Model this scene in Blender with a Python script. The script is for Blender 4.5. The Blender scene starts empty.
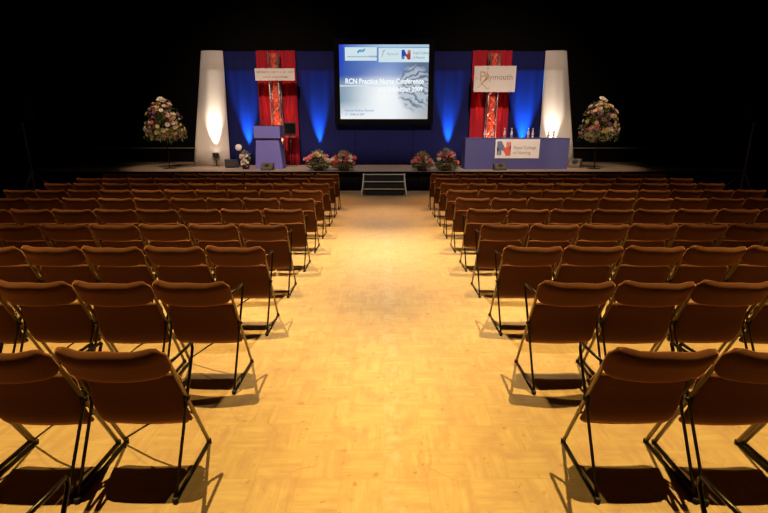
import bpy, bmesh, math, random
from mathutils import Vector, Matrix, Euler
random.seed(7)
S = bpy.context.scene
C = S.collection
R = math.radians

# ------------------------------------------------------------------ camera
cam_d = bpy.data.cameras.new('camera')
cam = bpy.data.objects.new('camera', cam_d); C.objects.link(cam)
cam.location = (0, 0, 1.8)
cam.rotation_euler = (R(90) - math.atan(128/464), 0, 0)
cam_d.sensor_width = 36; cam_d.lens = 36*464/768
cam_d.clip_end = 100
S.camera = cam

# ------------------------------------------------------------------ world, exposure
w = bpy.data.worlds.new('world'); S.world = w; w.use_nodes = True
w.node_tree.nodes['Background'].inputs[0].default_value = (0.0, 0.0, 0.0, 1)
w.node_tree.nodes['Background'].inputs[1].default_value = 0.0
S.view_settings.view_transform = 'Standard'; S.view_settings.look = 'None'
S.view_settings.gamma = 1; S.view_settings.exposure = 0; S.view_settings.use_curve_mapping = False

# ------------------------------------------------------------------ lamps of the hall, plus added fill spots
def spot(name, loc, target, power, col, size, blend=1.0, radius=.08):
    d = bpy.data.lights.new(name, 'SPOT'); o = bpy.data.objects.new(name, d); C.objects.link(o)
    o.location = loc
    o.rotation_euler = (Vector(target) - Vector(loc)).to_track_quat('-Z', 'Y').to_euler()
    d.energy = power; d.color = col; d.spot_size = R(size); d.spot_blend = blend; d.shadow_soft_size = radius
    return o
WARM = (1, .66, .20)
for s in (-1, 1):
    spot('house_light', (s*3.3, 4.9, 10), (s*2.1, 2.6, 0), 8000, WARM, 32, .7, .05)
    spot('house_light', (s*3.9, 8.6, 10), (s*2.3, 6.9, 0), 8000, WARM, 32, .8, .05)
    spot('house_light', (s*4.0, 12.4, 10), (s*2.3, 10.9, 0), 4600, (1, .55, .19), 32, .9, .05)
    spot('house_light', (s*6.5, 9.5, 10), (s*5.4, 7.8, 0), 3200, (1, .55, .18), 36, 1, .1)
    spot('house_light', (s*6.2, 6.4, 10), (s*4.9, 4.4, 0), 3200, (1, .58, .19), 28, 1, .1)  # extra lamp added to fill the dim gap over the outer seats
# unseen fill spots added to brighten the aisle and soften its shadows
spot('aisle_fill', (0, 5.6, 10), (0, 3.6, 0), 1700, WARM, 46, 1, .05)
spot('aisle_fill', (0, 8.0, 10), (0, 5.7, 0), 8200, (1, .76, .44), 36, 1, .05)
spot('aisle_fill', (0, 12.0, 10), (0, 8.9, 0), 6200, (1, .66, .34), 30, 1, .05)
# stage wash from the front truss
for s in (-1, 1):
    spot('stage_wash', (s*3.0, 7.0, 9.0), (s*3.8, 16.0, 2.5), 2700, (1, .74, .58), 46, 1, .15)
    spot('stage_wash', (s*2.5, 7.5, 8.8), (s*3.8, 14.9, .9), 2600, (1, .74, .60), 30, 1, .15)
    spot('flower_spot', (s*6.4, 9.0, 8.5), (s*6.6, 15.0, 1.3), 1700, (1, .72, .46), 22, .6, .1)
spot('stage_wash', (0, 7.5, 9.0), (0, 15.0, .8), 1800, (1, .80, .66), 40, 1, .15)

# ------------------------------------------------------------------ materials
def mat(name, col, rough=.6, metal=0, noise=None, spec=.5, emit=None, sheen=0):
    m = bpy.data.materials.new(name); m.use_nodes = True
    nt = m.node_tree; b = nt.nodes['Principled BSDF']
    b.inputs['Base Color'].default_value = (*col, 1)
    b.inputs['Roughness'].default_value = rough; b.inputs['Metallic'].default_value = metal
    b.inputs['Specular IOR Level'].default_value = spec
    if sheen:
        b.inputs['Sheen Weight'].default_value = sheen; b.inputs['Sheen Roughness'].default_value = .45; b.inputs['Sheen Tint'].default_value = (1, .45, .25, 1)
    if emit:
        b.inputs['Emission Color'].default_value = (*emit[0], 1); b.inputs['Emission Strength'].default_value = emit[1]
    if noise:
        sc, amt = noise
        tc = nt.nodes.new('ShaderNodeTexCoord'); n = nt.nodes.new('ShaderNodeTexNoise')
        n.inputs['Scale'].default_value = sc; n.inputs['Detail'].default_value = 4
        mx = nt.nodes.new('ShaderNodeMix'); mx.data_type = 'RGBA'
        mx.inputs[6].default_value = (*[c*(1-amt) for c in col], 1)
        mx.inputs[7].default_value = (*[min(1, c*(1+amt)) for c in col], 1)
        nt.links.new(tc.outputs['Object'], n.inputs['Vector'])
        nt.links.new(n.outputs['Fac'], mx.inputs[0]); nt.links.new(mx.outputs[2], b.inputs['Base Color'])
    return m
M = {}
M['black'] = mat('black_drape', (.004, .004, .004), .95, noise=(3, .3), spec=.1)
M['blackwall'] = mat('black_wall', (.006, .005, .004), .9, noise=(2, .3), spec=.1)
M['rail'] = mat('grey_rail', (.22, .20, .17), .5, noise=(9, .2))
M['stage'] = mat('stage_boards', (.34, .25, .18), .6, noise=(2.5, .15))
M['fabric'] = mat('brown_upholstery', (.085, .032, .013), .9, noise=(60, .18), spec=.10, sheen=.7)
M['tube'] = mat('khaki_metal', (.20, .14, .06), .38, .55, noise=(25, .15))
M['darktube'] = mat('black_metal', (.02, .016, .012), .3, .7, noise=(30, .2))
M['rubber'] = mat('black_rubber', (.015, .013, .012), .8, noise=(40, .2))
M['bolt'] = mat('steel_bolt', (.6, .6, .6), .3, .9, noise=(50, .1))
M['bluecloth'] = mat('blue_backdrop_cloth', (.014, .017, .10), .85, noise=(1.5, .12), spec=.1)
M['bluepanel'] = mat('lavender_blue_panel', (.17, .16, .47), .7, noise=(4, .06), spec=.2)
M['tablepanel'] = mat('dimmed_blue_table_panel', (.085, .09, .25), .7, noise=(4, .06), spec=.2)  # darker than the lectern's blue: weaker light on the table put into colour
M['redcloth'] = mat('red_drape_cloth', (.42, .017, .030), .8, noise=(2, .15), spec=.15)
M['redliner'] = mat('orange_red_liner', (.85, .10, .045), .6, noise=(7, .35))
M['white'] = mat('white_stretch_fabric', (.62, .58, .53), .8, noise=(3, .05), spec=.1)
M['alu'] = mat('aluminium', (.62, .60, .57), .35, .85, noise=(20, .1))
M['edge'] = mat('pale_step_edge', (.62, .60, .52), .5, noise=(20, .1))
M['stepblack'] = mat('black_step_tread', (.01, .01, .01), .7, noise=(20, .3))
M['sign'] = mat('white_sign_board', (.82, .80, .76), .6, noise=(5, .03))
M['ink_gold'] = mat('gold_ink', (.60, .34, .06), .7, noise=(30, .1))
M['ink_grey'] = mat('grey_brown_ink', (.36, .29, .24), .7, noise=(30, .1))
M['ink_tan'] = mat('tan_ink', (.62, .42, .22), .7, noise=(30, .1))
M['ink_slate'] = mat('slate_blue_ink', (.14, .19, .33), .7, noise=(30, .1))
M['ink_red'] = mat('red_ink', (.70, .13, .09), .7, noise=(30, .1))
M['case'] = mat('black_case', (.012, .012, .013), .5, noise=(20, .2))
M['monitorcase'] = mat('olive_grey_case', (.09, .07, .045), .6, noise=(12, .3))
M['speakerbrown'] = mat('brown_grey_case', (.16, .12, .09), .6, noise=(12, .2))
M['leaf'] = mat('leaf_green', (.17, .18, .05), .6, noise=(14, .5))
M['leafpale'] = mat('leaf_pale', (.34, .36, .16), .6, noise=(14, .4))
M['cream'] = mat('cream_petal', (.80, .68, .50), .6, noise=(30, .15))
M['whitep'] = mat('white_petal', (.85, .80, .72), .6, noise=(30, .1))
M['pink'] = mat('pink_petal', (.72, .22, .24), .6, noise=(30, .25))
M['coral'] = mat('coral_petal', (.80, .14, .10), .6, noise=(30, .25))
M['mauve'] = mat('mauve_petal', (.30, .12, .22), .6, noise=(30, .25))
M['yellow'] = mat('straw_petal', (.70, .52, .20), .6, noise=(30, .2))
M['pot'] = mat('dark_brown_pot', (.09, .045, .025), .7, noise=(10, .2))
M['glass'] = mat('bottle_glass', (.80, .80, .82), .08, noise=(10, .05)); M['glass'].node_tree.nodes['Principled BSDF'].inputs['Transmission Weight'].default_value = .55
M['cap'] = mat('bottle_cap', (.75, .72, .70), .4, noise=(10, .1))
M['mlabel'] = mat('bottle_label', (.75, .45, .5), .6, noise=(10, .1))
M['lens'] = mat('pale_lens', (.78, .72, .70), .4, noise=(16, .25))
def lamp_mat(n, col, st): return mat(n, col, .3, emit=(col, st), noise=(5, .05))
M['bluelamp'] = lamp_mat('blue_lamp_lens', (.2, .4, 1), 4)
M['whitelamp'] = lamp_mat('white_lamp_lens', (1, .85, .7), 6)
M['redlamp'] = lamp_mat('red_lamp_lens', (1, .25, .1), 4)

# parquet floor
m = bpy.data.materials.new('parquet_floor'); m.use_nodes = True; nt = m.node_tree; N = nt.nodes; L = nt.links
b = N['Principled BSDF']
tc = N.new('ShaderNodeTexCoord')
def mathn(op, a=None, bb=None, c=None):
    n = N.new('ShaderNodeMath'); n.operation = op
    for i, v in enumerate((a, bb, c)):
        if v is None: continue
        if isinstance(v, (int, float)): n.inputs[i].default_value = v
        else: L.new(v, n.inputs[i])
    return n.outputs[0]
def mixc(f, a, bb, mode='MIX'):
    n = N.new('ShaderNodeMix'); n.data_type = 'RGBA'; n.blend_type = mode
    for i, v in ((0, f), (6, a), (7, bb)):
        if isinstance(v, (int, float)): n.inputs[i].default_value = v
        elif isinstance(v, tuple): n.inputs[i].default_value = (*v, 1)
        else: L.new(v, n.inputs[i])
    return n.outputs[2]
def noise(vec, sc, det=4, ro=.55):
    n = N.new('ShaderNodeTexNoise'); n.inputs['Scale'].default_value = sc; n.inputs['Detail'].default_value = det; n.inputs['Roughness'].default_value = ro
    L.new(vec, n.inputs['Vector']); return n.outputs['Fac']
def mapping(vec, sc):
    n = N.new('ShaderNodeMapping'); n.inputs['Scale'].default_value = sc; L.new(vec, n.inputs['Vector']); return n.outputs[0]
def ramp(f, a, bb):
    n = N.new('ShaderNodeMapRange'); n.inputs['From Min'].default_value = a; n.inputs['From Max'].default_value = bb; L.new(f, n.inputs['Value']); return n.outputs[0]
P = tc.outputs['Object']
sep = N.new('ShaderNodeSeparateXYZ'); L.new(P, sep.inputs[0]); X, Y = sep.outputs[0], sep.outputs[1]
ck = N.new('ShaderNodeTexChecker'); ck.inputs['Scale'].default_value = 1/.23; L.new(P, ck.inputs['Vector'])
sel = ck.outputs['Fac']
na = noise(mapping(P, (26, 2.2, 1)), 1.0, 3); nb = noise(mapping(P, (2.2, 26, 1)), 1.0, 3)
grain = mathn('ADD', mathn('MULTIPLY', na, sel), mathn('MULTIPLY', nb, mathn('SUBTRACT', 1, sel)))
base = mixc(ramp(grain, .35, .65), (.46, .345, .185), (.385, .27, .145))
big = noise(P, .9, 3); base = mixc(mathn('MULTIPLY', ramp(big, .3, .75), .22), base, (.34, .24, .135))
sm = noise(P, 5.5, 5, .65); base = mixc(mathn('MULTIPLY', ramp(sm, .47, .66), .60), base, (.34, .21, .135))
fx = mathn('ABSOLUTE', mathn('SUBTRACT', mathn('FRACT', mathn('DIVIDE', X, .23)), .5))
fy = mathn('ABSOLUTE', mathn('SUBTRACT', mathn('FRACT', mathn('DIVIDE', Y, .23)), .5))
ln = mathn('GREATER_THAN', mathn('MAXIMUM', fx, fy), .485)
base = mixc(mathn('MULTIPLY', ln, mathn('MULTIPLY', ramp(noise(P, 3, 2), .35, .7), .30)), base, (.26, .15, .06))
spk = ramp(noise(P, 15, 3), .635, .70); base = mixc(mathn('MULTIPLY', spk, .5), base, (.22, .09, .03))
scr = N.new('ShaderNodeTexVoronoi'); scr.feature = 'DISTANCE_TO_EDGE'; scr.inputs['Scale'].default_value = 1.1
wv = N.new('ShaderNodeVectorMath'); wv.operation = 'ADD'; nz_ = N.new('ShaderNodeTexNoise'); nz_.inputs['Scale'].default_value = 1.7; L.new(P, nz_.inputs['Vector'])
L.new(P, wv.inputs[0]); L.new(nz_.outputs['Color'], wv.inputs[1]); L.new(wv.outputs[0], scr.inputs['Vector'])
sl = mathn('MULTIPLY', mathn('LESS_THAN', scr.outputs['Distance'], .006), ramp(noise(P, 2.6, 2), .5, .62))
base = mixc(mathn('MULTIPLY', sl, .35), base, (.24, .12, .05))
fine = mathn('MULTIPLY', ramp(noise(mapping(P, (60, 5, 1)), 1, 4), .5, .72), sel); fine2 = mathn('MULTIPLY', ramp(noise(mapping(P, (5, 60, 1)), 1, 4), .5, .72), mathn('SUBTRACT', 1, sel))
base = mixc(mathn('MULTIPLY', mathn('ADD', fine, fine2), .38), base, (.30, .19, .12))
strip = mathn('LESS_THAN', mathn('ABSOLUTE', mathn('SUBTRACT', X, .05)), .055)
strip2 = mathn('LESS_THAN', mathn('ABSOLUTE', mathn('SUBTRACT', X, .93)), .035)
worn = ramp(noise(P, 9, 5, .7), .48, .6)
base = mixc(mathn('MULTIPLY', mathn('MULTIPLY', strip, worn), .55), base, (.42, .35, .29))
base = mixc(mathn('MULTIPLY', mathn('MULTIPLY', strip2, worn), .4), base, (.32, .22, .16))
L.new(base, b.inputs['Base Color'])
b.inputs['Roughness'].default_value = .42
L.new(mathn('ADD', .25, mathn('MULTIPLY', big, .14)), b.inputs['Roughness'])
b.inputs['Specular IOR Level'].default_value = .5
M['floor'] = m

# ------------------------------------------------------------------ mesh helpers
def box(bm, x0, x1, y0, y1, z0, z1, bev=0):
    v = [bm.verts.new((x, y, z)) for x in (x0, x1) for y in (y0, y1) for z in (z0, z1)]
    f = [bm.faces.new([v[i] for i in q]) for q in ((0,1,3,2),(4,6,7,5),(0,4,5,1),(2,3,7,6),(0,2,6,4),(1,5,7,3))]
    if bev:
        es = {e for q in f for e in q.edges}
        bmesh.ops.bevel(bm, geom=list(es), offset=bev, segments=2, affect='EDGES', profile=.5)
def tube(bm, pts, r, n=8, flat=1.0):
    pts = [Vector(p) for p in pts]; rings = []
    for i, p in enumerate(pts):
        d = ((pts[i+1]-p).normalized() if i < len(pts)-1 else Vector((0,0,0))) + ((p-pts[i-1]).normalized() if i else Vector((0,0,0)))
        d.normalize()
        a = Vector((1, 0, 0)) if abs(d.x) < .9 else Vector((0, 0, 1))
        a = (a - d*a.dot(d)).normalized(); c2 = d.cross(a)
        rr = r[i] if isinstance(r, (list, tuple)) else r
        rings.append([bm.verts.new(p + a*math.cos(2*math.pi*k/n)*rr*flat + c2*math.sin(2*math.pi*k/n)*rr) for k in range(n)])
    for A, B in zip(rings, rings[1:]):
        for k in range(n): bm.faces.new((A[k], A[(k+1) % n], B[(k+1) % n], B[k]))
    bm.faces.new(rings[0][::-1]); bm.faces.new(rings[-1])
def lathe(bm, prof, loc=(0,0,0), n=16, rot=None):
    rings = []
    for r, z in prof:
        rings.append([bm.verts.new((max(r, .0005)*math.cos(2*math.pi*k/n), max(r, .0005)*math.sin(2*math.pi*k/n), z)) for k in range(n)])
    for A, B in zip(rings, rings[1:]):
        for k in range(n): bm.faces.new((A[k], A[(k+1) % n], B[(k+1) % n], B[k]))
    bm.faces.new(rings[0][::-1]); bm.faces.new(rings[-1])
    vs = [v for q in rings for v in q]
    T = Matrix.Translation(loc) @ (rot.to_4x4() if rot else Matrix.Identity(4))
    for v in vs: v.co = T @ v.co
def obj(name, bm, m, parent=None, smooth=False, label=None):
    bmesh.ops.recalc_face_normals(bm, faces=bm.faces)
    me = bpy.data.meshes.new(name); bm.to_mesh(me); bm.free()
    if smooth:
        for p in me.polygons: p.use_smooth = True
    me.materials.append(m)
    o = bpy.data.objects.new(name, me); C.objects.link(o)
    if parent: o.parent = parent
    if label: o['label'] = label
    return o
def autosmooth(o, ang=40):
    me = o.data
    for p in me.polygons: p.use_smooth = True
    bm = bmesh.new(); bm.from_mesh(me)
    for e in bm.edges:
        if len(e.link_faces) == 2 and e.calc_face_angle() > R(ang): e.smooth = False
    bm.to_mesh(me); bm.free(); return o
def tag(o, label, cat, group=None):
    o['label'] = label; o['category'] = cat
    if group: o['group'] = group
    return o
def thing(name, label, cat, loc=(0,0,0), rz=0, group=None):
    o = bpy.data.objects.new(name, None); C.objects.link(o); o.empty_display_size = .1
    o.location = loc; o.rotation_euler = (0, 0, rz)
    return tag(o, label, cat, group)
KIDS = {}
def copy_tree(o, parent=None):
    c = o.copy(); C.objects.link(c); c.parent = parent
    for ch in list(o.children): copy_tree(ch, c)
    return c
def struct(name, bm, m): 
    o = obj(name, bm, m); o['kind'] = 'structure'; return o
def bx(*a, **k): 
    bm = bmesh.new(); box(bm, *a, **k); return bm

# ------------------------------------------------------------------ the hall
struct('floor', bx(-11, 11, -6, 18, -.2, 0), M['floor'])
struct('ceiling', bx(-11, 11, -6, 18, 11, 11.2), M['blackwall'])
struct('wall_left', bx(-11.2, -11, -6, 18, 0, 11), M['blackwall'])
struct('wall_right', bx(11, 11.2, -6, 18, 0, 11), M['blackwall'])
struct('wall_rear', bx(-11, 11, -6.2, -6, 0, 11), M['blackwall'])
struct('wall_stage', bx(-11, 11, 18, 18.2, 0, 11), M['blackwall'])
RB = 17.9
bm = bmesh.new(); box(bm, -11, 11, RB, 18, 1.07, 1.11); struct('trim_1', bm, M['rail'])

SY, SH = 13.88, .575        # stage front edge and height
st = thing('stage_platform', 'long low black-skirted stage across the end of the hall', 'stage', (0, SY, 0))
obj('stage_deck', bx(-10.9, 10.9, 0, 17.98-SY, SH-.06, SH), M['stage'], st)
bm = bmesh.new()            # pleated black skirt
n = 400; prev = None
for i in range(n+1):
    x = -10.85 + 21.7*i/n; y = .06 + .018*math.sin(i*1.9) + .01*math.sin(i*.7)
    cur = (bm.verts.new((x, y, 0)), bm.verts.new((x, y, SH-.062)), bm.verts.new((x, y+.03, 0)), bm.verts.new((x, y+.03, SH-.062)))
    if prev:
        bm.faces.new((prev[0], cur[0], cur[1], prev[1])); bm.faces.new((prev[2], prev[3], cur[3], cur[2]))
        bm.faces.new((prev[0], prev[2], cur[2], cur[0])); bm.faces.new((prev[1], cur[1], cur[3], prev[3]))
    else: bm.faces.new((cur[0], cur[1], cur[3], cur[2]))
    prev = cur
bm.faces.new((prev[0], prev[2], prev[3], prev[1]))
obj('skirt', bm, M['black'], st, True)
obj('nosing', bx(-10.9, 10.9, -.02, .0, SH-.06, SH-.002), M['black'], st)

# steps up to the stage
sp = thing('stage_steps', 'black three-tread steps with pale edges at the end of the aisle', 'steps', (0, 12.80, 0))
for k, (y, z) in enumerate(((.08, .19), (.38, .36), (.68, .53))):
    t = obj('tread', bx(-.57, .57, y, y+.30, z-.035, z), M['stepblack'], sp)
    obj('step_edge', bx(-.57, .57, y-.012, y, z-.016, z+.004), M['edge'], t, label='pale strip along the tread edge')
    obj('riser', bx(-.565, .565, y+.02, y+.03, z-.17 if k else .02, z-.036), M['stepblack'], sp)
for s in (-1, 1):
    bm = bmesh.new()
    tube(bm, [(s*.625, -.16, 0), (s*.60, .05, .20), (s*.585, .60, .50), (s*.58, .66, .55)], .014, 8)
    tube(bm, [(s*.60, .95, 0), (s*.60, .95, .50)], .016, 8)
    tube(bm, [(s*.60, .66, .51), (s*.60, .96, .51)], .016, 8)
    obj('side_rail', bm, M['edge'], sp, True)

# ------------------------------------------------------------------ folding chairs
def pad(hw, prof, th, rc, dip, bow, hw_bot=None):
    """cushion: prof = (y,z) from top down; bow(x01)->extra y; dip(x01)->extra z at the top"""
    us = [-1,-.985,-.95,-.88,-.75,-.5,-.25,0,.25,.5,.75,.88,.95,.985,1]
    seg = [0]
    for a, b2 in zip(prof, prof[1:]): seg.append(seg[-1]+math.dist(a, b2))
    Ltot = seg[-1]
    vs_ = [0, .03, .1, .22, .4, .6, .78, .9, .97, 1]
    def at(s):
        s = min(max(s, 0), Ltot)
        for i in range(len(prof)-1):
            if s <= seg[i+1]+1e-9:
                t = (s-seg[i])/(seg[i+1]-seg[i]); a, b2 = Vector(prof[i]), Vector(prof[i+1]); return a.lerp(b2, t), (b2-a).normalized()
        return Vector(prof[-1]), (Vector(prof[-1])-Vector(prof[-2])).normalized()
    bm = bmesh.new(); F = {}; B = {}
    for j, u in enumerate(us):
        for i, v in enumerate(vs_):
            x = abs(u)*hw; e = max(0, x-(hw-rc))/rc; cut = rc*(1-math.sqrt(max(0, 1-e*e)))*.95
            s = cut + v*(Ltot-2*cut)
            p, d = at(s); nrm = Vector((-d.y, d.x))     # (y,z) normal
            frac = s/Ltot
            wx = hw if hw_bot is None else hw + (hw_bot-hw)*frac
            X = u*wx; y = p.x + bow(u, frac); z = p.y + dip(u, frac)
            eu = max(0, abs(u)-.8)/.2; ev = max(0, abs(v-.5)*2-.8)/.2
            t = th/2*math.sqrt(max(0, 1-max(eu, ev)**2.2))
            edge = abs(u) == 1 or v in (0, 1)
            if edge: q = bm.verts.new((X, y, z)); F[j, i] = B[j, i] = q
            else:
                F[j, i] = bm.verts.new((X, y+nrm.x*t, z+nrm.y*t)); B[j, i] = bm.verts.new((X, y-nrm.x*t, z-nrm.y*t))
    for j in range(len(us)-1):
        for i in range(len(vs_)-1):
            for D, fl in ((F, 0), (B, 1)):
                q = [D[j, i], D[j+1, i], D[j+1, i+1], D[j, i+1]]
                if fl: q.reverse()
                if len(set(q)) > 2:
                    try: bm.faces.new(q)
                    except ValueError: pass
    return bm
FX = .245
def make_chair(side):
    t = thing('folding_chair', '', 'chair')
    bow_b = lambda u, f: -.055*(1-u*u) + .0
    obj('backrest', pad(.259, [(-.020, .818), (-.042, .808), (-.048, .79), (-.022, .74), (.032, .635)], .040, .085, lambda u, f: -.018*(1-u*u)*(1-.5*f) + .006*math.cos(u*6.3)*(1-f) - .006*u*(1-f), bow_b), M['fabric'], t, True)
    obj('seat', pad(.244, [(.075, .605), (.095, .60), (.118, .54), (.125, .45), (.138, .36), (.185, .275), (.235, .258)], .042, .07, lambda u, f: -.012*(1-u*u)*(1-f) , lambda u, f: -.02*(1-u*u)), M['fabric'], t, True)
    for s in (-1, 1):
        x = s*FX
        bm = bmesh.new()
        tube(bm, [(x, .345, .012), (x, .0, .72), (x*.985, -.022, .765)], .0125, 8, .75)
        obj('front_leg', bm, M['tube'], t, True)
        bm = bmesh.new()
        tube(bm, [(x, -.11, .012), (x+s*.004, .268, .655), (x, .275, .675), (x, .268, .688)], .0085, 8)
        obj('rear_leg', bm, M['darktube'], t, True)
        bm = bmesh.new()
        tube(bm, [(x, .268, .686), (x, .20, .688), (x, .01, .705)], .0085, 8)
        obj('armrest', bm, M['darktube'], t, True)
        bm = bmesh.new()
        tube(bm, [(x, -.115, .012), (x, .35, .012)], .0095, 8)
        r = obj('floor_runner', bm, M['darktube'], t, True)
        bm = bmesh.new()
        lathe(bm, [(.013, -.012), (.015, -.006), (.015, .010), (.010, .014)], (x, -.11, .013), 10)
        obj('rubber_foot', bm, M['rubber'], r, True)
        bm = bmesh.new(); lathe(bm, [(.013, -.012), (.015, -.006), (.015, .010), (.010, .014)], (x, .345, .013), 10)
        obj('rubber_foot', bm, M['rubber'], r, True)
        bm = bmesh.new()
        lathe(bm, [(.010, -.018), (.014, -.012), (.014, .012), (.010, .018)], (x, .137, .432), 10, Euler((0, R(90), 0)).to_matrix())
        box(bm, x-.006, x+.006, .115, .155, .40, .47)
        obj('pivot_bolt', bm, M['bolt'] if False else M['darktube'], t, True)
    bm = bmesh.new()
    tube(bm, [(-FX, .205, .30), (FX, .205, .30)], .008, 8)
    obj('crossbar', bm, M['darktube'], t, True)
    if side < 0:
        bm = bmesh.new()
        tube(bm, [(side*FX, .335, .035), (side*FX*.2, .25, .19), (-side*FX, .16, .385)], .006, 8)
        obj('diagonal_brace', bm, M['darktube'], t, True)
    return t
protoL, protoR = make_chair(-1), make_chair(1)
used = {-1: False, 1: False}
ROWS = [1.02, 2.02, 3.0, 3.96, 4.92, 5.88, 6.85, 7.79, 8.76, 9.69, 10.63]
ORD = ['', 'second', 'third', 'fourth', 'fifth', 'sixth', 'seventh', 'eighth', 'ninth', 'tenth', 'eleventh']
def rowname(i):
    if i == 0: return 'row nearest the camera'
    j = 10-i          # 0 = front row by the stage
    return ('front row by the stage' if j == 0 else '%s row from the stage' % ORD[j])
for s in (-1, 1):
    for i, y in enumerate(ROWS):
        half = (y*.964+.27)*384/464
        nch = min(10, max(1, int((half-1.04)/.54)+2))
        if i == 0: nch = 2
        if i == 1: nch = 3
        for k in range(nch):
            proto = protoL if s < 0 else protoR
            o = proto if not used[s] else copy_tree(proto); used[s] = True
            jx, jy, jr = random.uniform(-.004, .004), random.uniform(-.012, .012), random.uniform(-.5, .5)
            if k == 0 and i < 4: jx = jr = 0; jy *= .4
            o.location = (s*(((1.285 if s < 0 else 1.31) if i == 1 else 1.30)+.533*k)+(.015 if i > 4 else 0)+jx, y+jy, 0); o.rotation_euler = (0, 0, R(jr))
            side = 'left' if s < 0 else 'right'
            if k == 0: pos = 'on the aisle'
            elif k == 9: pos = 'at the outer end'
            else: pos = '%s from the aisle' % ORD[k]
            o['label'] = 'brown padded folding chair %s, %s block, %s' % (pos, side, rowname(i))
            o['group'] = 'brown folding chairs in rows, %s block' % side

# ------------------------------------------------------------------ backdrop
BY = 16.5
def drape(name, x0, x1, y, z0, z1, m, parent=None, amp=.02, wl=.16, th=.03, x0t=None, x1t=None, bulge=0):
    bm = bmesh.new(); n = max(8, int((x1-x0)/wl*8)); nz = 6; G = []
    for i in range(n+1):
        f = i/n; col = []
        for j in range(nz+1):
            g = j/nz
            a = x0+(x1-x0)*f; bt = (x0 if x0t is None else x0t) + ((x1 if x1t is None else x1t)-(x0 if x0t is None else x0t))*f
            x = a+(bt-a)*g; dy = amp*math.sin(a/wl*2*math.pi) + amp*.4*math.sin(a/wl*2.3+1) - bulge*(1-(2*f-1)**2)
            col.append((bm.verts.new((x, y+dy, z0+(z1-z0)*g)), bm.verts.new((x, y+dy+th, z0+(z1-z0)*g))))
        G.append(col)
    for i in range(n):
        for j in range(nz):
            for k in (0, 1): bm.faces.new((G[i][j][k], G[i+1][j][k], G[i+1][j+1][k], G[i][j+1][k]))
    for i in range(n):
        for j in (0, nz): bm.faces.new((G[i][j][0], G[i+1][j][0], G[i+1][j][1], G[i][j][1]))
    for i in (0, n):
        for j in range(nz): bm.faces.new((G[i][j][0], G[i][j+1][0], G[i][j+1][1], G[i][j][1]))
    return obj(name, bm, m, parent, True)
TOP = 4.25
bd = thing('stage_backdrop', 'wide dark blue cloth backdrop standing across the stage', 'backdrop', (0, BY, SH))
for k, (a, c2) in enumerate(((-5.6, -4.2), (-4.2, -2.9), (-2.9, -1.0), (-1.0, 1.0), (1.0, 2.9), (2.9, 4.2), (4.2, 5.6))):
    drape('cloth_panel', a+.004, c2-.004, 0, .0, TOP-SH, M['bluecloth'], bd, .006, .30)
bm = bmesh.new()
for x in (-5.5, -2.9, 0, 2.9, 5.5): tube(bm, [(x, .10, 0), (x, .10, TOP-SH-.02)], .025)
tube(bm, [(-5.55, .10, TOP-SH-.03), (5.55, .10, TOP-SH-.03)], .025)
obj('support_frame', bm, M['darktube'], bd, True)
dl = drape('red_drape', -4.185, -2.90, BY-.16, SH+.003, TOP, M['redcloth'], None, .028, .21)
tag(dl, 'tall red cloth drape hanging behind the lectern', 'drape', None)
dr = drape('red_drape', 2.90, 4.185, BY-.16, SH+.003, TOP, M['redcloth'], None, .028, .21)
tag(dr, 'tall red cloth drape hanging behind the blue-fronted panel table', 'drape', None)

# white tapered towers
for s, lab in ((-1, 'white tapering fabric tower left of the lectern'), (1, 'white tapering fabric tower beyond the right end of the table')):
    t = thing('fabric_tower', lab, 'tower', (s*5.85, 16.05, SH), 0)
    x0, x1, x0t, x1t = (-.62, .62, .0, .69) if s < 0 else (-.62, .62, -.68, .0)
    drape('fabric_cover', x0, x1, 0, .004, 3.62, M['white'], t, .004, .5, .02, x0t, x1t, bulge=.10)
    bm = bmesh.new()
    tube(bm, [(x0+.05, .06, .02), (x0t+.04, .06, 3.58)], .02); tube(bm, [(x1-.05, .06, .02), (x1t-.04, .06, 3.58)], .02)
    tube(bm, [(x0+.05, .06, .035), (x0+.05, .42, .035), (x1-.05, .42, .035), (x1-.05, .06, .035)], .02)
    obj('support_frame', bm, M['darktube'], t, True)

# trusses with red liners
for s, lab in ((-1, 'silver lattice truss post with glowing red liner behind the lectern'), (1, 'silver lattice truss post with glowing red liner behind the table')):
    t = thing('truss_post', lab, 'truss', (s*3.53, 15.98, SH))
    a = .15; Ht = 4.15-SH
    for px in (-a, a):
        for py in (-a, a):
            bm = bmesh.new(); tube(bm, [(px, py, .03), (px, py, Ht)], .017); obj('chord', bm, M['alu'], t, True)
    bm = bmesh.new(); nb_ = 11
    for k in range(nb_):
        z0, z1 = .05+(Ht-.1)*k/nb_, .05+(Ht-.1)*(k+1)/nb_
        q = 1 if k % 2 else -1
        for py in (-a, a): tube(bm, [(-a*q, py, z0), (a*q, py, z1)], .010, 6)
        for px in (-a, a): tube(bm, [(px, -a*q, z0), (px, a*q, z1)], .010, 6)
    obj('lattice', bm, M['alu'], t, True)
    bm = bmesh.new(); n = 26; ring0 = None
    for k in range(n+1):
        z = .12+(Ht-.16)*k/n; an = k*.5; rr = .105+.015*math.sin(k*1.3)
        ring = [bm.verts.new((rr*math.cos(an+q*math.pi/3), rr*math.sin(an+q*math.pi/3), z)) for q in range(6)]
        if ring0:
            for q in range(6): bm.faces.new((ring0[q], ring0[(q+1) % 6], ring[(q+1) % 6], ring[q]))
        else: bm.faces.new(ring)
        ring0 = ring
    bm.faces.new(ring0)
    obj('red_liner', bm, M['redliner'], t, label='twisted orange-red cloth inside the truss')
    obj('base_plate', bx(-.26, .26, -.26, .26, 0, .03), M['alu'], t)
    spot('truss_uplight', (s*3.53, 15.66, SH+.12), (s*3.53, 16.05, 2.3), 420, (1, .24, .10), 44, 1, .03)

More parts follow.
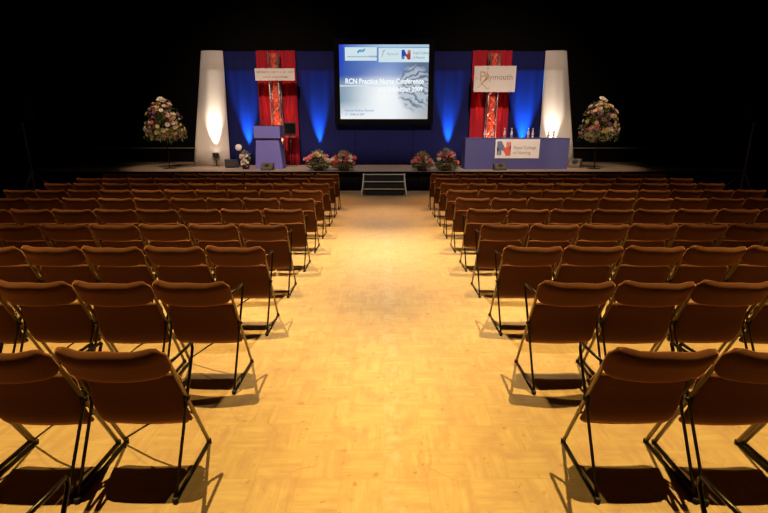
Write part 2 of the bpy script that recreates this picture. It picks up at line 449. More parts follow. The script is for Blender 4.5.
# ------------------------------------------------------------------ lettering
def text(s, size, x, y, z, m, parent, name='lettering', align='LEFT', sx=1.0, bold=0, lab=None):
    cu = bpy.data.curves.new('t', 'FONT'); cu.body = s; cu.size = size; cu.align_x = align; cu.extrude = .0015; cu.offset = bold
    cu.resolution_u = 3
    o = bpy.data.objects.new('t', cu); C.objects.link(o)
    bpy.context.view_layer.update()
    me = bpy.data.meshes.new_from_object(o.evaluated_get(bpy.context.evaluated_depsgraph_get()))
    bpy.data.objects.remove(o)
    me.transform(Matrix.Translation((x, y, z)) @ Matrix.Rotation(R(90), 4, 'X') @ Matrix.Diagonal((sx, 1, 1, 1)))
    me.materials.clear(); me.materials.append(m)
    r = bpy.data.objects.new(name, me); C.objects.link(r); r.parent = parent
    if lab: r['label'] = lab
    return r
def plate(bm, pts, y, th=.003):
    a = [bm.verts.new((x, y, z)) for x, z in pts]; c2 = [bm.verts.new((x, y+th, z)) for x, z in pts]
    bm.faces.new(a); bm.faces.new(c2[::-1])
    for i in range(len(a)): bm.faces.new((a[i], a[(i+1) % len(a)], c2[(i+1) % len(a)], c2[i]))
def capsule(bm, x0, z0, x1, z1, w0, w1, y, th=.003, n=6):
    d = Vector((x1-x0, z1-z0)); an = math.atan2(d.y, d.x); pts = []
    for k in range(n+1):
        a = an+math.pi/2+math.pi*k/n; pts.append((x0+w0*math.cos(a), z0+w0*math.sin(a)))
    for k in range(n+1):
        a = an-math.pi/2+math.pi*k/n; pts.append((x1+w1*math.cos(a), z1+w1*math.sin(a)))
    plate(bm, pts, y, th)
def hands_logo(x, z, h, y, mb, mr, parent):
    """a blue hand pointing down and a red hand pointing up, forming a blocky N"""
    w_ = h*.95
    bm = bmesh.new()      # blue hand: palm upper, fingers down
    plate(bm, [(x, z+h*.30), (x, z+h*.97), (x+w_*.30, z+h), (x+w_*.56, z+h*.55), (x+w_*.52, z+h*.30), (x+w_*.34, z+h*.40)], y)
    for k in range(3): capsule(bm, x+w_*(.055+.115*k), z+h*.5, x+w_*(.055+.115*k), z+h*(.08+.02*abs(k-1)), w_*.052, w_*.045, y-.0008*k)
    obj('blue_hand_mark', bm, mb, parent)
    bm = bmesh.new()
    plate(bm, [(x+w_, z+h*.70), (x+w_, z+h*.05), (x+w_*.70, z), (x+w_*.44, z+h*.42), (x+w_*.48, z+h*.60), (x+w_*.66, z+h*.55)], y-.004)
    for k in range(3): capsule(bm, x+w_*(.945-.115*k), z+h*.5, x+w_*(.945-.115*k), z+h*(.92-.02*abs(k-1)), w_*.052, w_*.045, y-.004-.0008*k)
    obj('red_hand_mark', bm, mr, parent)

# hung signs
sg = thing('sponsor_sign', 'narrow white sign with two lines of small tan writing, on the left truss', 'sign', (-3.46, 15.70, 3.27))
obj('board', bx(-.63, .63, 0, .015, 0, .36), M['sign'], sg)
bm = bmesh.new(); rnd = random.Random(3)
for (x0, x1, z, hh) in ((-.58, .58, .22, .065), (-.40, .42, .075, .06)):
    x = x0
    while x < x1:
        wd = rnd.uniform(.018, .035)
        if rnd.random() < .14: x += .03; continue
        box(bm, x, x+.010, -.003, 0, z, z+hh*rnd.choice((.7, .7, 1))); box(bm, x, min(x+wd, x1), -.003, 0, z+hh*rnd.choice((0, .3, .55)), z+hh*.0+.012+hh*.55)
        x += wd+.010
obj('lettering', bm, M['ink_tan'], sg)
bm = bmesh.new(); tube(bm, [(-.2, .01, .36), (-.2, .05, .50)], .006); tube(bm, [(.2, .01, .36), (.2, .05, .50)], .006); obj('hanging_wire', bm, M['darktube'], sg)

pg = thing('city_sign', 'large white sign with a gold figure and PLYMOUTH-style lettering, on the right truss', 'sign', (3.52, 15.70, 2.925), 0)
pg['label'] = 'large white sign reading Plymouth with a gold flourish, on the right truss'
obj('board', bx(-.66, .66, 0, .015, 0, .78), M['sign'], pg)
text('P', .42, -.50, -.004, .33, M['ink_tan'], pg, 'capital_letter')
text('lymouth', .24, -.24, -.004, .37, M['ink_grey'], pg, 'lettering', sx=1.02)
bm = bmesh.new()
capsule(bm, -.43, .24, -.27, .40, .012, .03, -.006); capsule(bm, -.27, .40, -.24, .62, .026, .008, -.006)
capsule(bm, -.24, .70, -.24, .71, .024, .02, -.006)
tube(bm, [(-.55, -.006, .12), (-.47, -.006, .17), (-.43, -.006, .24), (-.33, -.006, .20), (-.24, -.006, .10), (-.16, -.006, .12)], .008, 6)
tube(bm, [(-.62, -.006, .40), (-.60, -.006, .42), (-.55, -.006, .39)], .007, 6)
obj('gold_flourish', bm, M['ink_gold'], pg)
bm = bmesh.new(); tube(bm, [(-.2, .01, .80), (-.2, .05, .95)], .006); tube(bm, [(.2, .01, .80), (.2, .05, .95)], .006); obj('hanging_wire', bm, M['darktube'], pg)

# ------------------------------------------------------------------ projection screen
def emis(name, col, st=1.0):
    m = bpy.data.materials.new(name); m.use_nodes = True; nt = m.node_tree
    nt.nodes.clear(); e = nt.nodes.new('ShaderNodeEmission'); o = nt.nodes.new('ShaderNodeOutputMaterial')
    n = nt.nodes.new('ShaderNodeTexNoise'); n.inputs['Scale'].default_value = 8
    mx = nt.nodes.new('ShaderNodeMix'); mx.data_type = 'RGBA'
    mx.inputs[6].default_value = (*[c*.95 for c in col], 1); mx.inputs[7].default_value = (*[c*1.05 for c in col], 1)
    nt.links.new(n.outputs['Fac'], mx.inputs[0]); nt.links.new(mx.outputs[2], e.inputs[0])
    e.inputs[1].default_value = st; nt.links.new(e.outputs[0], o.inputs[0]); return m
SCW, SC0, SC1 = 1.46, 2.108, 4.417
SCY = BY-.22
sc = thing('projection_screen', 'large black-bordered screen showing the conference title slide', 'screen', (0, SCY, SC0))
Hs = SC1-SC0
bm = bmesh.new()
box(bm, -SCW-.18, -SCW, -.02, .12, -.18, Hs+.18); box(bm, SCW, SCW+.18, -.02, .12, -.18, Hs+.18)
box(bm, -SCW, SCW, -.02, .12, -.18, 0); box(bm, -SCW, SCW, -.02, .12, Hs, Hs+.18)
obj('border', bm, M['black'], sc)
bm = bmesh.new(); tube(bm, [(-1.2, .13, Hs+.18), (-1.2, .13, 11-SC0)], .012); tube(bm, [(1.2, .13, Hs+.18), (1.2, .13, 11-SC0)], .012)
obj('hanging_cable', bm, M['black'], sc)
ms = bpy.data.materials.new('slide_picture'); ms.use_nodes = True; nt = ms.node_tree; N = nt.nodes; L = nt.links; N.clear()
tc = N.new('ShaderNodeTexCoord'); sep = N.new('ShaderNodeSeparateXYZ'); L.new(tc.outputs['Object'], sep.inputs[0])
u = mathn('DIVIDE', mathn('ADD', sep.outputs[0], SCW), 2*SCW); v = mathn('DIVIDE', sep.outputs[2], Hs)
ab = mathn('ABSOLUTE', mathn('SUBTRACT', u, .50))
lowleft = mixc(ramp(u, .02, .45), (.26, .37, .47), (.80, .88, .95))
low = mixc(ramp(u, .62, .95), lowleft, (.38, .44, .52))
low = mixc(ramp(v, .25, .0), low, mixc(ramp(u, .6, 1.0), (.93, .96, 1.0), (.45, .46, .46)))
up = mixc(ramp(u, 0, .55), (.03, .09, .42), (.20, .31, .62)); up = mixc(ramp(u, .62, .85), up, (.12, .17, .28))
pic = mixc(ramp(v, .46, .60), low, up)
dx = mathn('SUBTRACT', u, .50); dv = mathn('MULTIPLY', mathn('SUBTRACT', v, .30), .9)
rad = mathn('SQRT', mathn('ADD', mathn('MULTIPLY', dx, dx), mathn('MULTIPLY', dv, dv)))
glow = mathn('POWER', ramp(rad, .42, .02), 1.5)
pic = mixc(glow, pic, (.97, 1.0, 1.0))
topb = mixc(ramp(u, .05, .5), (.06, .14, .62), (.45, .62, .80)); pic = mixc(ramp(v, .955, .975), pic, topb)
leftb = ramp(u, .055, .03); pic = mixc(mathn('MULTIPLY', leftb, ramp(v, .5, .8)), pic, (.03, .07, .60))
line = mathn('LESS_THAN', mathn('ABSOLUTE', mathn('SUBTRACT', v, .455)), .008)
pic = mixc(mathn('MULTIPLY', line, ramp(u, .75, .4)), pic, (.70, .80, .92))
cmb = N.new('ShaderNodeCombineXYZ'); L.new(u, cmb.inputs[0]); L.new(v, cmb.inputs[1])
wob = noise(cmb.outputs[0], 7, 3)
r1 = mathn('SQRT', mathn('ADD', mathn('POWER', mathn('SUBTRACT', u, .98), 2), mathn('POWER', mathn('SUBTRACT', v, .40), 2)))
arcs = mathn('SINE', mathn('ADD', mathn('MULTIPLY', r1, 75), mathn('MULTIPLY', wob, 22)))
diag = mathn('SINE', mathn('ADD', mathn('MULTIPLY', mathn('ADD', mathn('MULTIPLY', u, .62), v), -62), mathn('MULTIPLY', wob, 24)))
fold = ramp(v, .40, .55)
fig = mathn('ADD', mathn('MULTIPLY', arcs, fold), mathn('MULTIPLY', diag, mathn('SUBTRACT', 1, fold)))
hr = mathn('SQRT', mathn('ADD', mathn('POWER', mathn('DIVIDE', mathn('SUBTRACT', u, .85), .22), 2), mathn('POWER', mathn('DIVIDE', mathn('SUBTRACT', v, .42), .34), 2)))
hm = mathn('MULTIPLY', ramp(hr, 1.0, .72), .85)
hcol = mixc(ramp(fig, -.8, .3), (.13, .17, .23), (.50, .57, .66))
pic = mixc(hm, pic, hcol)
em = N.new('ShaderNodeEmission'); L.new(pic, em.inputs[0]); em.inputs[1].default_value = .95
out = N.new('ShaderNodeOutputMaterial'); L.new(em.outputs[0], out.inputs[0])
sf = obj('slide_surface', bx(-SCW, SCW, .0, .02, 0, Hs), ms, sc)
E_w = emis('slide_white', (.62, .76, .82)); E_t = emis('slide_text_white', (.92, .97, 1.0), 1.0)
E_b = emis('slide_blue', (.02, .07, .42)); E_r = emis('slide_red', (.38, .05, .03)); E_g = emis('slide_grey', (.30, .38, .45)); E_lb = emis('slide_light_blue', (.10, .35, .62))
E_tl = emis('slide_teal', (.07, .28, .36)); E_st = emis('slide_steel', (.22, .36, .58))
def U(f): return -SCW+2*SCW*f
obj('white_band', bx(U(.44), U(1), -.004, -.001, Hs*.77, Hs*.955), E_w, sf, label='pale band across the slide top with two logos')
obj('logo_panel', bx(U(.065), U(.42), -.004, -.001, Hs*.79, Hs*.965), E_w, sf, label='pale box with a blue swoosh logo')
def crescent(cx, cz, r0, a0, a1, wmax, y, m):
    bm = bmesh.new(); n = 12; o_, i_ = [], []
    for k in range(n+1):
        f = k/n; a = R(a0+(a1-a0)*f); wd = wmax*math.sin(math.pi*(.04+.92*f))
        o_.append((cx+(r0+wd/2)*math.cos(a)*1.5, cz+(r0+wd/2)*math.sin(a))); i_.append((cx+(r0-wd/2)*math.cos(a)*1.5, cz+(r0-wd/2)*math.sin(a)))
    for k in range(n): plate(bm, [o_[k], o_[k+1], i_[k+1], i_[k]], y, .001)
    obj('logo_swoosh', bm, m, sf)
crescent(U(.255), Hs*.893, .085, 75, 200, .045, -.008, E_tl)
crescent(U(.240), Hs*.945, .085, 250, 372, .050, -.009, E_lb)
bm = bmesh.new(); rnd = random.Random(5); x = U(.09)
while x < U(.32): wd = rnd.uniform(.02, .045); box(bm, x, x+wd, -.008, -.005, Hs*.835, Hs*.850); x += wd+.012
obj('small_lettering', bm, E_g, sf)
bm = bmesh.new(); x = U(.335)
while x < U(.405): wd = rnd.uniform(.035, .05); box(bm, x, x+wd, -.008, -.005, Hs*.832, Hs*.855); x += wd+.012
obj('small_lettering', bm, E_st, sf)
bm = bmesh.new(); capsule(bm, U(.475), Hs*.835, U(.495), Hs*.92, .008, .016, -.008); capsule(bm, U(.505), Hs*.92, U(.510), Hs*.925, .016, .015, -.008); obj('logo_figure', bm, E_g, sf)
text('Plymouth', .115, U(.53), -.006, Hs*.862, E_g, sf, sx=.9)
hands_logo(U(.695), Hs*.80, .31, -.008, E_b, E_r, sf)
text('Royal College', .115, U(.822), -.006, Hs*.875, E_g, sf, sx=.80, bold=.002)
text('of Nursing', .115, U(.822), -.006, Hs*.815, E_g, sf, sx=.80, bold=.002)
text('RCN Practice Nurse Conference', .225, U(.95), -.006, Hs*.485, E_t, sf, 'title_lettering', 'RIGHT', sx=.855, bold=.006)
text('and Exhibition 2009', .21, U(.94), -.006, Hs*.380, E_t, sf, 'title_lettering', 'RIGHT', sx=.88, bold=.006)
text('Plymouth Pavilions, Plymouth', .10, U(.05), -.006, Hs*.105, E_st, sf, 'small_lettering', sx=.82, bold=.001)
text('17 - 18 March 2009', .10, U(.05), -.006, Hs*.050, E_st, sf, 'small_lettering', sx=.82, bold=.001)
# ------------------------------------------------------------------ lectern
t = thing('lectern', 'lavender-blue lectern with a deep top box, left side of the stage', 'lectern', (-3.63, 14.87, SH))
def frustum(bm, b0, b1, z0, z1):
    v = [bm.verts.new((x, y, z)) for (xa, xb, ya, yb), z in ((b0, z0), (b1, z1)) for x, y in ((xa, ya), (xb, ya), (xb, yb), (xa, yb))]
    for q in ((0,3,2,1),(4,5,6,7),(0,1,5,4),(1,2,6,5),(2,3,7,6),(3,0,4,7)): bm.faces.new([v[i] for i in q])
    bmesh.ops.bevel(bm, geom=list(bm.edges), offset=.006, segments=1, affect='EDGES')
bm = bmesh.new(); frustum(bm, (-.43, .44, 0, .5), (-.36, .34, .04, .48), .0, .93); obj('body', bm, M['bluepanel'], t)
bm = bmesh.new(); box(bm, -.40, .41, -.03, .55, .93, 1.30, .008); obj('top_box', bm, M['bluepanel'], t)
bm = bmesh.new(); box(bm, -.39, .40, .05, .50, 1.30, 1.32); obj('reading_top', bm, M['case'], t)
m_ = tag(bpy.data.objects.new('lectern_microphone', None), 'small gooseneck microphone standing on the lectern', 'microphone'); C.objects.link(m_); m_.location = (-3.83, 15.15, SH+1.32)
bm = bmesh.new(); lathe(bm, [(.05, 0), (.05, .015), (.012, .02)]); obj('base', bm, M['case'], m_, True)
bm = bmesh.new(); tube(bm, [(0, 0, .015), (-.02, 0, .12), (.01, -.03, .22)], .007, 6); obj('gooseneck', bm, M['darktube'], m_, True)
bm = bmesh.new(); tube(bm, [(.01, -.03, .22), (.06, -.08, .245), (.075, -.095, .245)], [.014, .02, .012], 8); obj('microphone_head', bm, M['case'], m_, True)

# confidence monitor on a pole, right of the lectern
t = thing('comfort_monitor', 'small dark monitor on a slim pole right of the lectern', 'monitor', (-3.07, 15.72, SH))
bm = bmesh.new(); box(bm, -.20, .20, -.03, .03, 1.02, 1.42, .01); obj('housing', bm, M['case'], t)
obj('screen_panel', bx(-.165, .165, -.036, -.031, 1.07, 1.38), mat('dark_monitor_glass', (.008, .008, .008), .12, noise=(3, .3)), t)
bm = bmesh.new(); tube(bm, [(0, .03, .02), (0, .03, 1.1)], .022); obj('pole', bm, M['darktube'], t, True)
bm = bmesh.new(); lathe(bm, [(.18, 0), (.18, .015), (.05, .03)], (0, .03, 0), 20); obj('base', bm, M['rail'], t)
bm = bmesh.new(); box(bm, -.16, .18, -.05, .08, .95, .965); obj('tray', bm, M['alu'], t)

# stage-front floor monitors
def wedge(name, label, x, y, wd, hh, dp, m, rz=0):
    t = thing(name, label, 'speaker', (x, y, SH), rz)
    bm = bmesh.new()
    pr = [(-dp/2, 0), (dp/2, 0), (dp/2, hh), (dp*.05, hh), (-dp/2, hh*.35)]
    a = [bm.verts.new((-wd/2, p[0], p[1])) for p in pr]; c2 = [bm.verts.new((wd/2, p[0], p[1])) for p in pr]
    bm.faces.new(a); bm.faces.new(c2[::-1])
    for i in range(5): bm.faces.new((a[i], a[(i+1) % 5], c2[(i+1) % 5], c2[i]))
    bmesh.ops.bevel(bm, geom=list(bm.edges), offset=.006, segments=1, affect='EDGES')
    obj('cabinet', bm, m, t)
    n = Vector((0, -(hh*.65), dp*.55)).normalized(); c = Vector((0, -dp*.225, hh*.675)) + n*.004
    q = n.to_track_quat('Z', 'Y').to_matrix()
    bm = bmesh.new(); rr = min(wd*.3, hh*.33)
    lathe(bm, [(rr, 0), (rr, .008), (rr*.85, .010), (rr*.3, .004)], c, 16, q); obj('speaker_grille', bm, M['case'], t)
    for s in (-1, 1):
        obj('handle', bx(s*wd/2-.008, s*wd/2+.008, -.02, dp*.3, hh*.5, hh*.6), M['rubber'], t)
wedge('floor_monitor', 'small olive-grey floor monitor in front of the lectern foot', -3.55, 14.35, .36, .21, .30, M['monitorcase'])
wedge('floor_monitor', 'small olive-grey floor monitor in front of the table', 3.53, 14.35, .36, .21, .30, M['monitorcase'])
wedge('stage_speaker', 'brown-grey wedge speaker at the foot of the right white tower', 6.2, 15.3, .34, .28, .30, M['speakerbrown'], R(-35))
wedge('stage_speaker', 'black wedge speaker lying between the left white tower and the lectern', -4.95, 15.35, .40, .26, .30, M['case'], R(25))

# ------------------------------------------------------------------ panel table
TX0, TX1, TY = 2.50, 5.72, 14.68
t = thing('panel_table', 'long table with a plain blue front panel, right side of the stage', 'table', ((TX0+TX1)/2, TY, SH))
hw = (TX1-TX0)/2
bm = bmesh.new(); box(bm, -hw, hw, 0, .72, .915, .945, .005); obj('tabletop', bm, M['tablepanel'], t)
obj('front_panel', bx(-hw+.01, hw-.01, .01, .04, 0, .915), M['tablepanel'], t)
for s in (-1, 1): obj('side_panel', bx(*sorted((s*(hw-.01), s*(hw-.04))), .041, .70, 0, .915), M['tablepanel'], t)
pn = thing('college_placard', 'white placard with two-hand emblem and Royal College of Nursing lettering', 'placard', (4.11, TY-.012, SH+.335))
pn['label'] = 'white placard with a two-hand emblem fixed on the table front'
obj('board', bx(-.68, .68, 0, .010, 0, .575), M['sign'], pn)
hands_logo(-.63, .07, .45, -.005, M['ink_slate'], M['ink_red'], pn)
text('Royal College', .135, -.12, -.004, .28, M['ink_grey'], pn, sx=.92)
text('of Nursing', .135, -.12, -.004, .13, M['ink_grey'], pn, sx=.92)

def bottle_proto():
    t = thing('water_bottle', '', 'bottle')
    bm = bmesh.new(); lathe(bm, [(.034, 0), (.038, .01), (.038, .15), (.030, .19), (.014, .225), (.013, .27)], n=12); obj('body', bm, M['glass'], t, True)
    bm = bmesh.new(); lathe(bm, [(.0388, .06), (.0388, .13)], n=12); obj('paper_label', bm, M['mlabel'], t, True)
    bm = bmesh.new(); lathe(bm, [(.016, .268), (.016, .292), (.010, .295)], n=10); obj('cap', bm, M['cap'], t, True)
    return t
bp = bottle_proto()
TZ = SH+.945
bxs = [(482, 'leftmost bottle on the table'), (489.5, 'short-looking bottle just right of the leftmost one, before the truss'), (501.6, 'bottle above the left edge of the white placard'),
       (508, 'bottle above the emblem end of the placard, left of a microphone'), (524.5, 'left bottle of the pair before the blue beam'), (529.2, 'right bottle of the pair before the blue beam'),
       (544, 'left bottle of the pair before the white tower'), (549.2, 'rightmost bottle on the table, before the white tower')]
for k, (px, lab) in enumerate(bxs):
    o = bp if k == 0 else copy_tree(bp)
    o.location = ((px-384)*.03205+ .0, 14.95+.03*(k % 3), TZ); o['group'] = 'water bottles on the panel table'
    o['label'] = 'clear water bottle: '+lab if False else 'small clear ' + lab if not lab.startswith('short') else 'clear ' + lab
    if k == 1: o.scale = (1, 1, .72)
for k, px in enumerate((513.5, 535)):
    m_ = thing('table_microphone', 'thin dark gooseneck microphone on the table, '+('left one, over the placard' if k == 0 else 'right one, near the blue beam'), 'microphone', ((px-384)*.03205, 15.0, TZ), 0, 'microphones on the panel table')
    bm = bmesh.new(); lathe(bm, [(.05, 0), (.05, .02), (.015, .03)]); obj('base', bm, M['case'], m_, True)
    bm = bmesh.new(); tube(bm, [(0, 0, .02), (0, .01, .14), (.02, .06, .22)], .006, 6); obj('gooseneck', bm, M['darktube'], m_, True)
    bm = bmesh.new(); tube(bm, [(.02, .06, .22), (.03, .10, .245)], [.013, .018], 8); obj('microphone_head', bm, M['case'], m_, True)

# ------------------------------------------------------------------ uplights
def uplight(x, y, label, lensm, col, power, target, size, hgt=.0, blend=1, big=1):
    t = thing('uplight', label, 'stage light', (x, y, SH), 0, 'floor uplights along the backdrop')
    z = .20+hgt; B = .11*big
    bm = bmesh.new(); lathe(bm, [(.05*big, z-.04), (.075*big, z), (.095*big, z+.12), (.095*big, z+.14), (.085*big, z+.14), (.080*big, z+.10)], n=16); obj('lamp_body', bm, M['case'], t, True)
    bm = bmesh.new(); lathe(bm, [(.078*big, z+.105), (.078*big, z+.11)], n=16); obj('lens', bm, lensm, t)
    bm = bmesh.new(); tube(bm, [(-B, 0, z+.06), (-B, 0, z-.05), (-.05, 0, z-.09), (.05, 0, z-.09), (B, 0, z-.05), (B, 0, z+.06)], .009, 6); obj('yoke', bm, M['darktube'], t)
    bm = bmesh.new(); tube(bm, [(0, 0, z-.09), (0, 0, .01)], .015, 6); tube(bm, [(-.13, 0, .012), (.13, 0, .012)], .012, 6); tube(bm, [(0, -.12, .012), (0, .12, .012)], .012, 6); obj('foot', bm, M['darktube'], t)
    spot('uplight_beam', (x, y, SH+z+.15), target, power, col, size, blend, .03)
BLUE = (.02, .42, 1)
BEAM = 3400
uplight(-4.66, 16.375, 'blue uplight behind the round pale lamp, left of the lectern', M['bluelamp'], BLUE, BEAM, (-4.66, 16.42, 2.9), 36, .03)
uplight(-2.22, 16.375, 'blue uplight behind the left flower planters', M['bluelamp'], BLUE, BEAM, (-2.22, 16.42, 2.9), 34, .06)
uplight(2.20, 16.375, 'blue uplight behind the right flower planters', M['bluelamp'], BLUE, BEAM, (2.20, 16.42, 2.9), 34, .06)
uplight(4.76, 16.34, 'blue uplight behind the table', M['bluelamp'], BLUE, BEAM*1.5, (4.76, 16.42, 2.9), 38, .03)
uplight(-5.62, 15.835, 'white uplight at the foot of the left white tower', M['whitelamp'], (1, .84, .68), 1500, (-5.60, 15.88, 2.9), 44, .10, big=1.1)
uplight(5.56, 15.835, 'white uplight at the foot of the right white tower', M['whitelamp'], (1, .84, .68), 1200, (5.58, 15.88, 2.9), 44, .10, big=1.1)

t = thing('round_lamp', 'round pale-faced lamp on a short dark stand, left of the lectern', 'stage light', (-4.79, 15.70, SH))
q = Euler((R(80), 0, 0)).to_matrix()
bm = bmesh.new(); lathe(bm, [(.04, -.16), (.09, -.12), (.125, 0), (.125, .02), (.11, .02)], (0, 0, .62), 18, q); obj('housing', bm, M['case'], t, True)
bm = bmesh.new(); lathe(bm, [(.113, .012), (.10, .035), (.05, .055), (0, .06)], (0, 0, .62), 18, q); obj('lens', bm, M['lens'], t, True)
bm = bmesh.new(); tube(bm, [(0, .05, .56), (0, .05, .02)], .018, 6); lathe(bm, [(.13, 0), (.13, .015), (.03, .03)], (0, .05, 0), 14); obj('stand', bm, M['darktube'], t)

# ------------------------------------------------------------------ flowers
def bloom_mesh(name, m, r=.05, petals=7, seed=0):
    rn = random.Random(seed); bm = bmesh.new()
    for layer, (tilt, rad, cnt) in enumerate(((.35, 1, petals), (.9, .72, petals-1), (1.25, .45, 4))):
        for k in range(cnt):
            a = 2*math.pi*(k+layer*.5)/cnt + rn.uniform(-.15, .15)
            d = Vector((math.cos(a)*math.cos(tilt), math.sin(a)*math.cos(tilt), math.sin(tilt)))
            s_ = Vector((-math.sin(a), math.cos(a), 0)); n_ = d.cross(s_)
            p = [Vector((0, 0, 0)), d*r*rad*.55 + s_*r*.34, d*r*rad + s_*r*.20 + n_*r*.05, d*r*rad*1.05, d*r*rad - s_*r*.20 + n_*r*.05, d*r*rad*.55 - s_*r*.34]
            vs = [bm.verts.new(q_) for q_ in p]; ce = bm.verts.new(d*r*rad*.6 - n_*r*.10)
            for i in range(6): bm.faces.new((vs[i], vs[(i+1) % 6], ce))
    me = bpy.data.meshes.new(name); bm.to_mesh(me); bm.free(); me.materials.append(m)
    for p_ in me.polygons: p_.use_smooth = False
    return me
BL = {k: bloom_mesh('bloom', M[k], seed=i) for i, k in enumerate(('cream', 'whitep', 'pink', 'coral', 'mauve', 'yellow'))}
def leaf(bm, p, d, ln, wd, rn):
    d = d.normalized(); s_ = d.cross(Vector((rn.uniform(-.4, .4), rn.uniform(-.4, .4), 1))).normalized()*wd; up_ = s_.cross(d).normalized()*ln*.12
    v = [bm.verts.new(q_) for q_ in (p, p+d*ln*.4+s_+up_, p+d*ln, p+d*ln*.4-s_+up_)]
    mid = bm.verts.new(p+d*ln*.45)
    for i in range(4): bm.faces.new((v[i], v[(i+1) % 4], mid))
def blooms(parent, spots_):
    for (p, d, kind, sc_) in spots_:
        o = bpy.data.objects.new('bloom', BL[kind]); C.objects.link(o); o.parent = parent
        o.location = p; o.rotation_euler = d.to_track_quat('Z', 'Y').to_euler(); o.scale = (sc_,)*3
def rdir(rn, zlo=-.2):
    while True:
        v = Vector((rn.uniform(-1, 1), rn.uniform(-1, 1), rn.uniform(zlo, 1)))
        if .2 < v.length <= 1: return v.normalized()
def pedestal(x, y, label, seed):
    rn = random.Random(seed)
    t = thing('flower_pedestal', label, 'flower arrangement', (x, y, SH))
    zc = 1.24; rx, rzu = .54, .82
    bm = bmesh.new(); bm2 = bmesh.new(); sp_ = []
    def shape(d):     # conical dome: wide at bottom
        if d.z >= 0: h_ = d.z*rzu; w_ = rx*(1-.35*d.z); return Vector((d.x, d.y, 0)).normalized()*w_*min(1, math.hypot(d.x, d.y)*1.25) + Vector((0, 0, h_))
        return Vector((d.x*rx*1.05, d.y*rx*1.05, d.z*.42))
    for k in range(1300):
        d = rdir(rn, -.75); p = shape(d)*rn.uniform(.35, 1.0)+Vector((0, 0, zc))
        leaf(bm if k % 3 else bm2, p, d+Vector((rn.uniform(-.5, .5), rn.uniform(-.5, .5), rn.uniform(-.5, .3))), rn.uniform(.05, .13), rn.uniform(.010, .024), rn)
    for k in range(26):   # trailing stems
        a = rn.uniform(0, 6.28); r0 = rx*rn.uniform(.8, 1.12); p = Vector((math.cos(a)*r0, math.sin(a)*r0, zc-rn.uniform(.05, .15)))
        for q_ in range(6): leaf(bm, p+Vector((rn.uniform(-.03, .03), rn.uniform(-.03, .03), -q_*.045)), Vector((math.cos(a)*.6, math.sin(a)*.6, -.9)), .07, .014, rn)
    obj('foliage', bm, M['leaf'], t); obj('foliage', bm2, M['leafpale'], t)
    kinds = ['cream', 'whitep', 'yellow', 'mauve', 'pink', 'cream', 'mauve', 'yellow']
    for k in range(92):
        d = rdir(rn, -.45)
        if d.y > .35: d.y = -d.y
        p = shape(d)*rn.uniform(.93, 1.05)+Vector((0, 0, zc)); sp_.append((p, d, kinds[k % 8], rn.uniform(.9, 1.6)))
    sp_.append((Vector((-.02, -.05, zc+rzu+.02)), Vector((0, -.6, .8)), 'whitep', 2.0)); sp_.append((Vector((.05, -.06, zc+rzu-.02)), Vector((.3, -.7, .6)), 'cream', 1.8))
    blooms(t, sp_)
    bm = bmesh.new(); lathe(bm, [(.20, 0), (.20, .015), (.03, .03), (.015, .05), (.015, zc-.22), (.03, zc-.2)], n=16); obj('stand', bm, M['darktube'], t, True)
    bm = bmesh.new(); lathe(bm, [(.05, zc-.22), (.14, zc-.16), (.17, zc-.02), (.15, zc-.02)], n=16); obj('bowl', bm, M['case'], t, True)
pedestal(-6.82, 15.0, 'tall domed flower arrangement on a thin stand, left of the left tower', 11)
pedestal(6.62, 14.85, 'tall domed flower arrangement on a thin stand, right of the right tower', 12)

def planter(x, y, wd, label, seed, kinds, hgt=.34):
    rn = random.Random(seed)
    t = thing('flower_planter', label, 'planter', (x, y, SH), 0)
    bm = bmesh.new(); lathe(bm, [(wd*.22, 0), (wd*.27, .13), (wd*.29, .15), (wd*.26, .15), (wd*.2, .12)], n=18); obj('pot', bm, M['pot'], t, True)
    bm = bmesh.new(); bm2 = bmesh.new()
    for k in range(520):
        d = rdir(rn, -.45); p = Vector((d.x*wd*.47, d.y*wd*.44, max(.06, .20+d.z*hgt*.85))); p = Vector((p.x*rn.uniform(.5, 1), p.y*rn.uniform(.6, 1), p.z))
        leaf(bm if k % 4 else bm2, p, Vector((d.x, d.y, max(d.z, 0)))+Vector((0, 0, rn.uniform(-.1 if p.z < .15 else -.4, .5))), rn.uniform(.06, .12), rn.uniform(.012, .022), rn)
    for k in range(170):
        a = rn.uniform(math.pi*1.02, math.pi*1.98); q_ = rn.uniform(.30, .46)*wd
        leaf(bm2 if k % 2 else bm, Vector((math.cos(a)*q_*1.05, math.sin(a)*q_, rn.uniform(.07, .24))), Vector((math.cos(a), math.sin(a)*.5, rn.uniform(-.25, .8))), rn.uniform(.05, .09), .02, rn)
    obj('foliage', bm, M['leaf'], t); obj('foliage', bm2, M['leafpale'], t)
    sp_ = []
    for k in range(24):
        a = rn.uniform(-1, 1); z = hgt*rn.uniform(.45, .98) + .12*(1-abs(a))
        sp_.append((Vector((a*wd*.52, -.17*rn.random()-.02, z)), Vector((a*.4, -.7, .7)), kinds[k % len(kinds)], rn.uniform(1.0, 1.7)))
    blooms(t, sp_)
def upx(px, y, z): return (px-384)/464*(y*.964-(z-1.8)*.266)
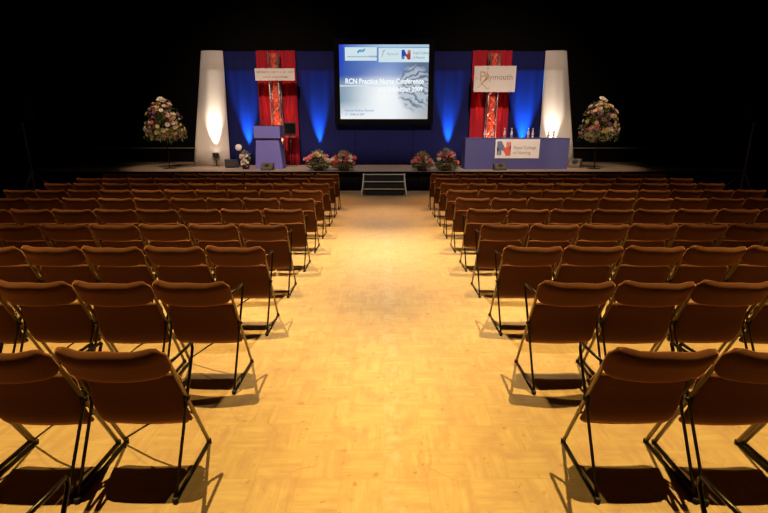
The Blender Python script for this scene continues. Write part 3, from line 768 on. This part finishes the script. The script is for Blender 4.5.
for px, wd, lab, sd, kd, hg in ((318.5, .74, 'pink and cream flower planter, leftmost on the stage edge', 21, ['pink', 'cream', 'pink', 'yellow'], .40),
                        (344, .70, 'coral red flower planter left of the steps', 22, ['coral', 'pink', 'coral', 'whitep'], .38),
                        (422, .66, 'pink flower planter right of the steps', 23, ['pink', 'coral', 'pink', 'cream'], .34),
                        (446, .74, 'taller coral flower planter beside the table', 24, ['coral', 'pink', 'cream', 'mauve'], .46)):
    planter(upx(px, 14.2, SH), 14.22, wd*.95, lab, sd, kd, hg)
# slim pale arrangement in front of the lectern
rn = random.Random(31)
t = thing('flower_vase', 'slim pale flower arrangement on the stage floor just left of the lectern', 'flower arrangement', (upx(246, 14.7, SH), 14.7, SH))
bm = bmesh.new(); lathe(bm, [(.09, 0), (.12, .08), (.10, .2), (.08, .2)], n=14); obj('vase', bm, M['case'], t, True)
bm = bmesh.new()
for k in range(150):
    d = rdir(rn, -.5); leaf(bm, Vector((d.x*.10, d.y*.10, .32+d.z*.22))*1, d, rn.uniform(.05, .09), .015, rn)
obj('foliage', bm, M['leafpale'], t)
blooms(t, [(Vector((rn.uniform(-.11, .11), -.12, rn.uniform(.08, .48))), Vector((rn.uniform(-.4, .4), -1, .3)), ['cream', 'whitep', 'mauve'][k % 3], rn.uniform(.7, 1.1)) for k in range(20)])

# ------------------------------------------------------------------ dark tripod stands at the sides
def stand(x, y, lean, label):
    t = thing('lighting_stand', label, 'tripod stand', (x, y, 0))
    top = Vector((lean*.03, .05, 1.95)); hub = Vector((0, 0, .78))
    bm = bmesh.new(); tube(bm, [(0, 0, .30), hub], .028); tube(bm, [hub, top], .020); obj('pole', bm, M['alu'] if False else M['rail'], t, True)
    for k in range(3):
        a = k*2.094+.5; bm = bmesh.new(); tube(bm, [hub, (math.cos(a)*.62, math.sin(a)*.62, .015)], .015, 8); tube(bm, [(0, 0, .32), (math.cos(a)*.36, math.sin(a)*.36, .34)], .009, 6); obj('leg', bm, M['rail'], t, True)
    bm = bmesh.new(); lathe(bm, [(.045, -.05), (.05, 0), (.045, .05)], hub, 12); obj('collar', bm, M['speakerbrown'], t, True)
    bm = bmesh.new(); box(bm, top.x-.24, top.x+.24, top.y-.2, top.y+.2, top.z, top.z+.50, .02); obj('speaker_box', bm, M['black'], t)
stand(-8.85, 11.8, -1, 'dark tripod stand holding a black box, left beyond the chairs')
stand(9.05, 11.8, 1, 'dark tripod stand holding a black box, right beyond the chairs')
